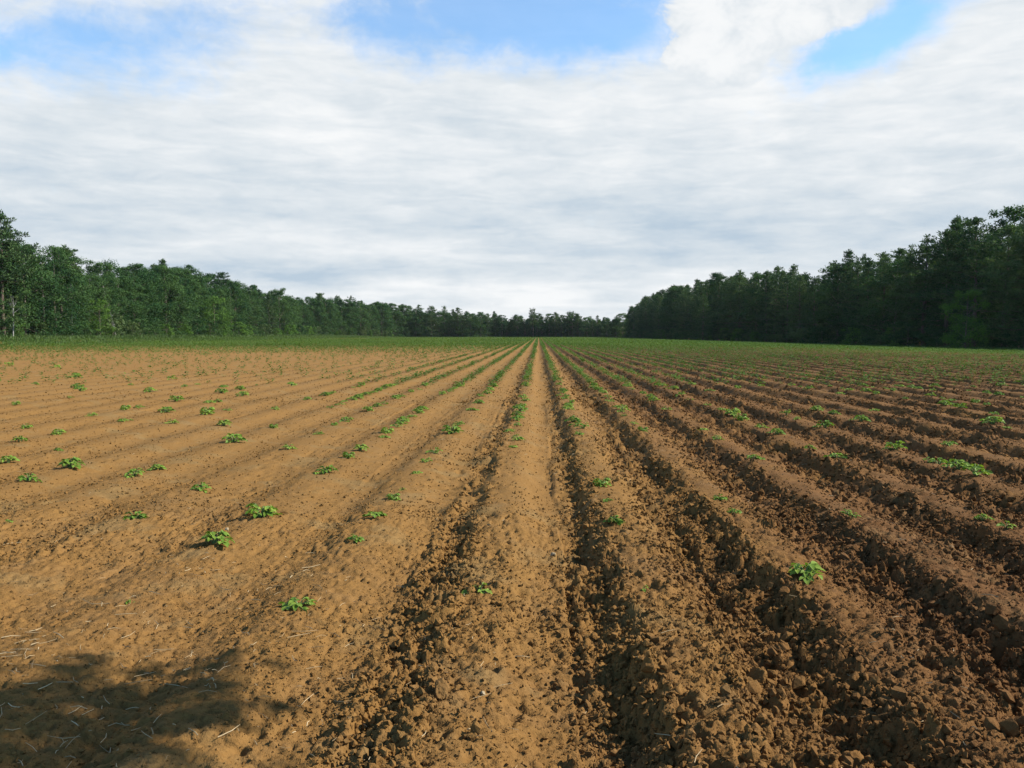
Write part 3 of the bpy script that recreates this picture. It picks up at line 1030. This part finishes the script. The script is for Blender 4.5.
# the wood behind, one mass
wm = MB()
g = np.random.default_rng(23)
for poly, dx, dy, prof in ((LEFT, -15, 4, SKY_L), (LEFT, -24, 8, SKY_L), (FAR, -14, 13, SKY_L), (FAR, 22, 22, SKY_L), (FAR, 0, 18, SKY_L), (RIGHT, 16, 6, SKY_R), (RIGHT, 26, 10, SKY_R)):
    for (x, y) in walk(off_line(poly, dx, dy), 3.6 if poly is FAR else 6.0, 3.0, g):
        h = max(5, height_for(x, y, prof) * g.uniform(.58, .80)); z0 = float(terrain(np.array([x]), np.array([y]))[0]) - .3
        n = 650
        t = g.random(n) ** .8
        az = g.random(n) * 6.283
        rr = h * .27 * np.clip(np.sin(PI * np.clip(t * .9 + .12, 0, 1)), .1, 1) ** .6 * np.sqrt(g.uniform(.2, 1, n))
        c = np.stack([x + np.cos(az) * rr, y + np.sin(az) * rr, z0 + t * h], -1)
        nr = unit(np.stack([np.cos(az), np.sin(az), .5 + 0 * az], -1) + g.normal(size=(n, 3)) * .6)
        wm.add(*leaves(c, nr, g.uniform(.7, 1.8, n), g))
        wm.tube([(x, y, z0), (x + .2, y, z0 + h * .5), (x, y, z0 + h * .9)], [.25, .18, .05], 5)
tag(link('woodland', wm.mesh('woodland', M_PINE)), 'deep dark woodland filling in behind the forest edges', 'woodland', kind='stuff')

# grass margin along the woods
gm = MB()
def grass_strip(poly, wid, n, hmin, hmax):
    pts = []
    seg = [np.linalg.norm(np.subtract(b_, a)) for a, b_ in zip(poly[:-1], poly[1:])]
    for a, b_, L in zip(poly[:-1], poly[1:], seg):
        k = int(n * L / sum(seg))
        t = g.random(k)[:, None]
        p = np.array(a, float) * (1 - t) + np.array(b_, float) * t
        p[:, 0] += g.uniform(-wid, wid, k); p[:, 1] += g.uniform(-wid, wid, k) * .5
        pts.append(p)
    p = np.concatenate(pts); k = len(p)
    z = terrain(p[:, 0], p[:, 1]) - .2
    a = g.random(k) * 6.283
    h = g.uniform(hmin, hmax, k) + .1
    w = g.uniform(.10, .22, k)
    ln = g.normal(size=(k, 2)) * .25 * h[:, None]
    b0 = np.stack([p[:, 0] - np.cos(a) * w, p[:, 1] - np.sin(a) * w, z], -1)
    b1 = np.stack([p[:, 0] + np.cos(a) * w, p[:, 1] + np.sin(a) * w, z], -1)
    tp = np.stack([p[:, 0] + ln[:, 0], p[:, 1] + ln[:, 1], z + h], -1)
    v = np.stack([b0, b1, tp], 1).reshape(-1, 3)
    gm.add(v, t=np.arange(k * 3).reshape(-1, 3))
grass_strip([(-79, 95), (-81, 200), (-85, 330), (-68, 412)], 4.5, 22000, .3, .8)
grass_strip([(-73, 80), (-75, 200), (-78, 330), (-66, 412)], 9, 34000, .2, .5)
grass_strip([(-66, 424), (-10, 446), (44, 434)], 3.5, 9000, .3, .8)
grass_strip([(42, 425), (54, 221), (66, 127), (75, 78)], 4.5, 22000, .25, .6)
tag(link('grass', gm.mesh('grass', M_GRASS)), 'strip of tall grass between the crop and the woods', 'grass', kind='stuff')

# the young tree beside the photographer whose crown shades the lower left corner
SUN_EL, SUN_AZ = R(37), R(85)        # azimuth measured from +Y towards +X
sx, sy = math.sin(SUN_AZ) / math.tan(SUN_EL), math.cos(SUN_AZ) / math.tan(SUN_EL)
yt = leafy_tree(91, 7.6, 2.6, .70, 100, 170, .18, None, M_LEAFY, .2)
cz = 6.7
root = link('leafy_tree', None, (-5.5 + sx * cz, 2.0 + sy * cz - .2 * cz, -.15))
root.rotation_euler = (0, 0, PI / 2)
tag(root, 'young leafy tree beside the field that shades the lower left soil', 'tree')
link('trunk', yt[0], parent=root); link('crown', yt[1], parent=root)

EXPO = 0.90
# ------------------------------------------------------------------ the air over the field
hz = bpy.data.materials.new('field_air'); hz.use_nodes = True
hnt = hz.node_tree
hnt.nodes.remove(hnt.nodes['Principled BSDF'])
pv = hnt.nodes.new('ShaderNodeVolumePrincipled')
pv.inputs['Color'].default_value = (0.80, 0.88, 0.95, 1)
pv.inputs['Density'].default_value = 0.00004
hnt.links.new(pv.outputs[0], hnt.nodes['Material Output'].inputs['Volume'])
hv = np.array([(x, y, z) for z in (-2.2, 34) for (x, y) in ((-190, -40), (190, -40), (190, 530), (-190, 530))], float)
hf = np.array([(3, 2, 1, 0), (4, 5, 6, 7), (0, 1, 5, 4), (1, 2, 6, 5), (2, 3, 7, 6), (3, 0, 4, 7)])
tag(link('haze', mesh_np('haze', hv, hf, hz)), 'thin summer haze lying over the field', 'haze', kind='stuff')

# ------------------------------------------------------------------ light and sky
sun_d = bpy.data.lights.new('sun', 'SUN')
sun_d.energy = 5.0
sun_d.angle = R(0.53)
sun_d.color = (1.0, 0.93, 0.82)
sun = bpy.data.objects.new('sun', sun_d); COL.objects.link(sun)
sdir = Vector((math.sin(SUN_AZ) * math.cos(SUN_EL), math.cos(SUN_AZ) * math.cos(SUN_EL), math.sin(SUN_EL)))
sun.rotation_euler = sdir.to_track_quat('Z', 'Y').to_euler()
sun.location = sdir * 100

world = bpy.data.worlds.new('World'); SC.world = world
world.use_nodes = True
nt = world.node_tree
bg = nt.nodes['Background']
sky = nt.nodes.new('ShaderNodeTexSky'); sky.sky_type = 'NISHITA'; sky.sun_disc = False
sky.sun_elevation = SUN_EL; sky.sun_rotation = SUN_AZ
sky.air_density = 1.0; sky.dust_density = 0.4; sky.ozone_density = 2.0
tc = nt.nodes.new('ShaderNodeTexCoord')
D = tc.outputs['Generated']
sep = nt.nodes.new('ShaderNodeSeparateXYZ'); nt.links.new(D, sep.inputs[0])
dx, dy, dz = (N(nt, sep.outputs[i]) for i in range(3))
az = N.m(nt, 'ARCTAN2', dx, dy)
el = N.m(nt, 'ARCSINE', dz)
zz = dz.mx(0.0) + 0.11
u, v = dx / zz, dy / zz
plane = combine(nt, u, v, 0.0)
streak = combine(nt, u * 0.75 + v * 0.10, v * 1.0, 3.0)
n_big = noise(nt, streak, 0.75, 5, 0.55, 0.3)
n_mid = noise(nt, streak, 1.9, 4, 0.5, 0.6)
n_puff = noise(nt, combine(nt, az * 9.0, el * 12.0, 1.0), 1.0, 8, 0.62, 0.4)
n_warp = noise(nt, combine(nt, az * 5.0, el * 7.0, 4.0), 1.0, 5, 0.6)


def blob(px, py, sx_, sy_, tilt=0.0):
    a0, e0 = azel(px, py)
    k = 1 / FPX
    da = (az - a0) + (n_puff - 0.5) * 0.10
    de = (el - e0) + (n_warp - 0.5) * 0.07
    c, s = math.cos(tilt), math.sin(tilt)
    p = (da * c + de * s) / (sx_ * k)
    q_ = (de * c - da * s) / (sy_ * k)
    return N.m(nt, 'EXPONENT', (p * p + q_ * q_) * -1.0)


n_fine = noise(nt, combine(nt, az * 24.0, el * 34.0, 2.0), 1.0, 8, 0.65, 0.4)
edge = n_puff * 0.55 + n_fine * 0.45 - 0.5
hole = (blob(475, 22, 190, 42) * 1.1 + blob(610, 30, 80, 30) * .5).mx(blob(882, 32, 75, 28, R(25)) * 1.15).mx(blob(650, 2, 60, 22) * .8)
hole = hole.mx(blob(90, 40, 190, 44, R(8)) * .80).mx(blob(250, 20, 70, 30) * .45)
cum = blob(775, 10, 105, 42, R(6)).mx(blob(725, 52, 58, 30))
# overhead and behind the camera, unseen, the deck is thinned to weaken sky fill
front = dy.step(-0.1, 0.6)
high = el.step(R(25), R(48))
broken = noise(nt, plane, 1.3, 5, 0.6).step(0.50, 0.66)
cum_m = (cum + edge * 1.1).step(0.38, 0.56)
cover = (1.0 - (hole + edge * 1.8).step(0.16, 1.0)).mx(cum_m)
open_f = (1.0 - front * (1.0 - high))
cover = (cover * 0.82 + 0.18) * (1.0 - open_f) + broken * open_f * 0.25
# brightness of the deck: thin bright veil above, greyer rolls lower down
n_low = noise(nt, combine(nt, az * 7.0, el * 26.0, 7.0), 1.0, 6, 0.6, 0.3)
n_rip = noise(nt, combine(nt, az * 13.0 + el * 6.0, el * 62.0, 9.0), 1.0, 6, 0.6, 0.5)
lum = (n_big * 0.24 + n_mid * 0.17 + n_puff * 0.15 + n_low * 0.20 + n_rip * 0.24 - 0.5) * 3.7 + 0.57
lum = lum + (n_fine - 0.5) * 0.25
lum = lum + el.step(R(5), R(17)) * 0.30 - 0.12 + (1.0 - el.step(R(0.5), R(4.5))) * 0.42 - N.m(nt, 'EXPONENT', ((el - R(6.0)) / 0.05) * ((el - R(6.0)) / 0.05) * -1.0) * 0.08
lum = lum + blob(375, 250, 110, 15) * .40 + blob(490, 296, 170, 12) * .35 - blob(360, 274, 170, 8) * .26 - blob(900, 235, 140, 20) * .16 - blob(600, 215, 200, 10) * .1
lum = lum * (1.0 - cum_m) + cum_m * ((cum + edge * 3.4).step(0.20, 1.1) * 0.56 + 0.42)
ramp = nt.nodes.new('ShaderNodeValToRGB')
nt.links.new(lum.s, ramp.inputs[0])
cr = ramp.color_ramp
cr.elements[0].position = 0.0; cr.elements[0].color = (0.50, 0.61, 0.72, 1)
cr.elements[1].position = 1.0; cr.elements[1].color = (0.94, 0.955, 0.965, 1)
e = cr.elements.new(0.45); e.color = (0.70, 0.765, 0.82, 1)
STR = 0.15
deck = mix(nt, 1.0, ramp.outputs[0], (1 / STR / 2 ** EXPO,) * 3, 'MULTIPLY')
blue = mix(nt, 1.0, sky.outputs[0], (0.50, 0.74, 0.86), 'MULTIPLY')
col = mix(nt, cover, blue, deck)
nt.links.new(col, bg.inputs['Color'])
bg.inputs['Strength'].default_value = STR
world.cycles.sampling_method = 'MANUAL'
world.cycles.sample_map_resolution = 512

# ------------------------------------------------------------------ render settings
vs_ = SC.view_settings
vs_.view_transform = 'Standard'
vs_.look = 'None'
vs_.exposure = EXPO
vs_.gamma = 1.0
SC.cycles.use_denoising = True
SC.cycles.volume_bounces = 0
SC.cycles.max_bounces = 6
SC.cycles.diffuse_bounces = 3
SC.cycles.glossy_bounces = 2
SC.cycles.transmission_bounces = 3
SC.cycles.transparent_max_bounces = 4
SC.cycles.sample_clamp_indirect = 4
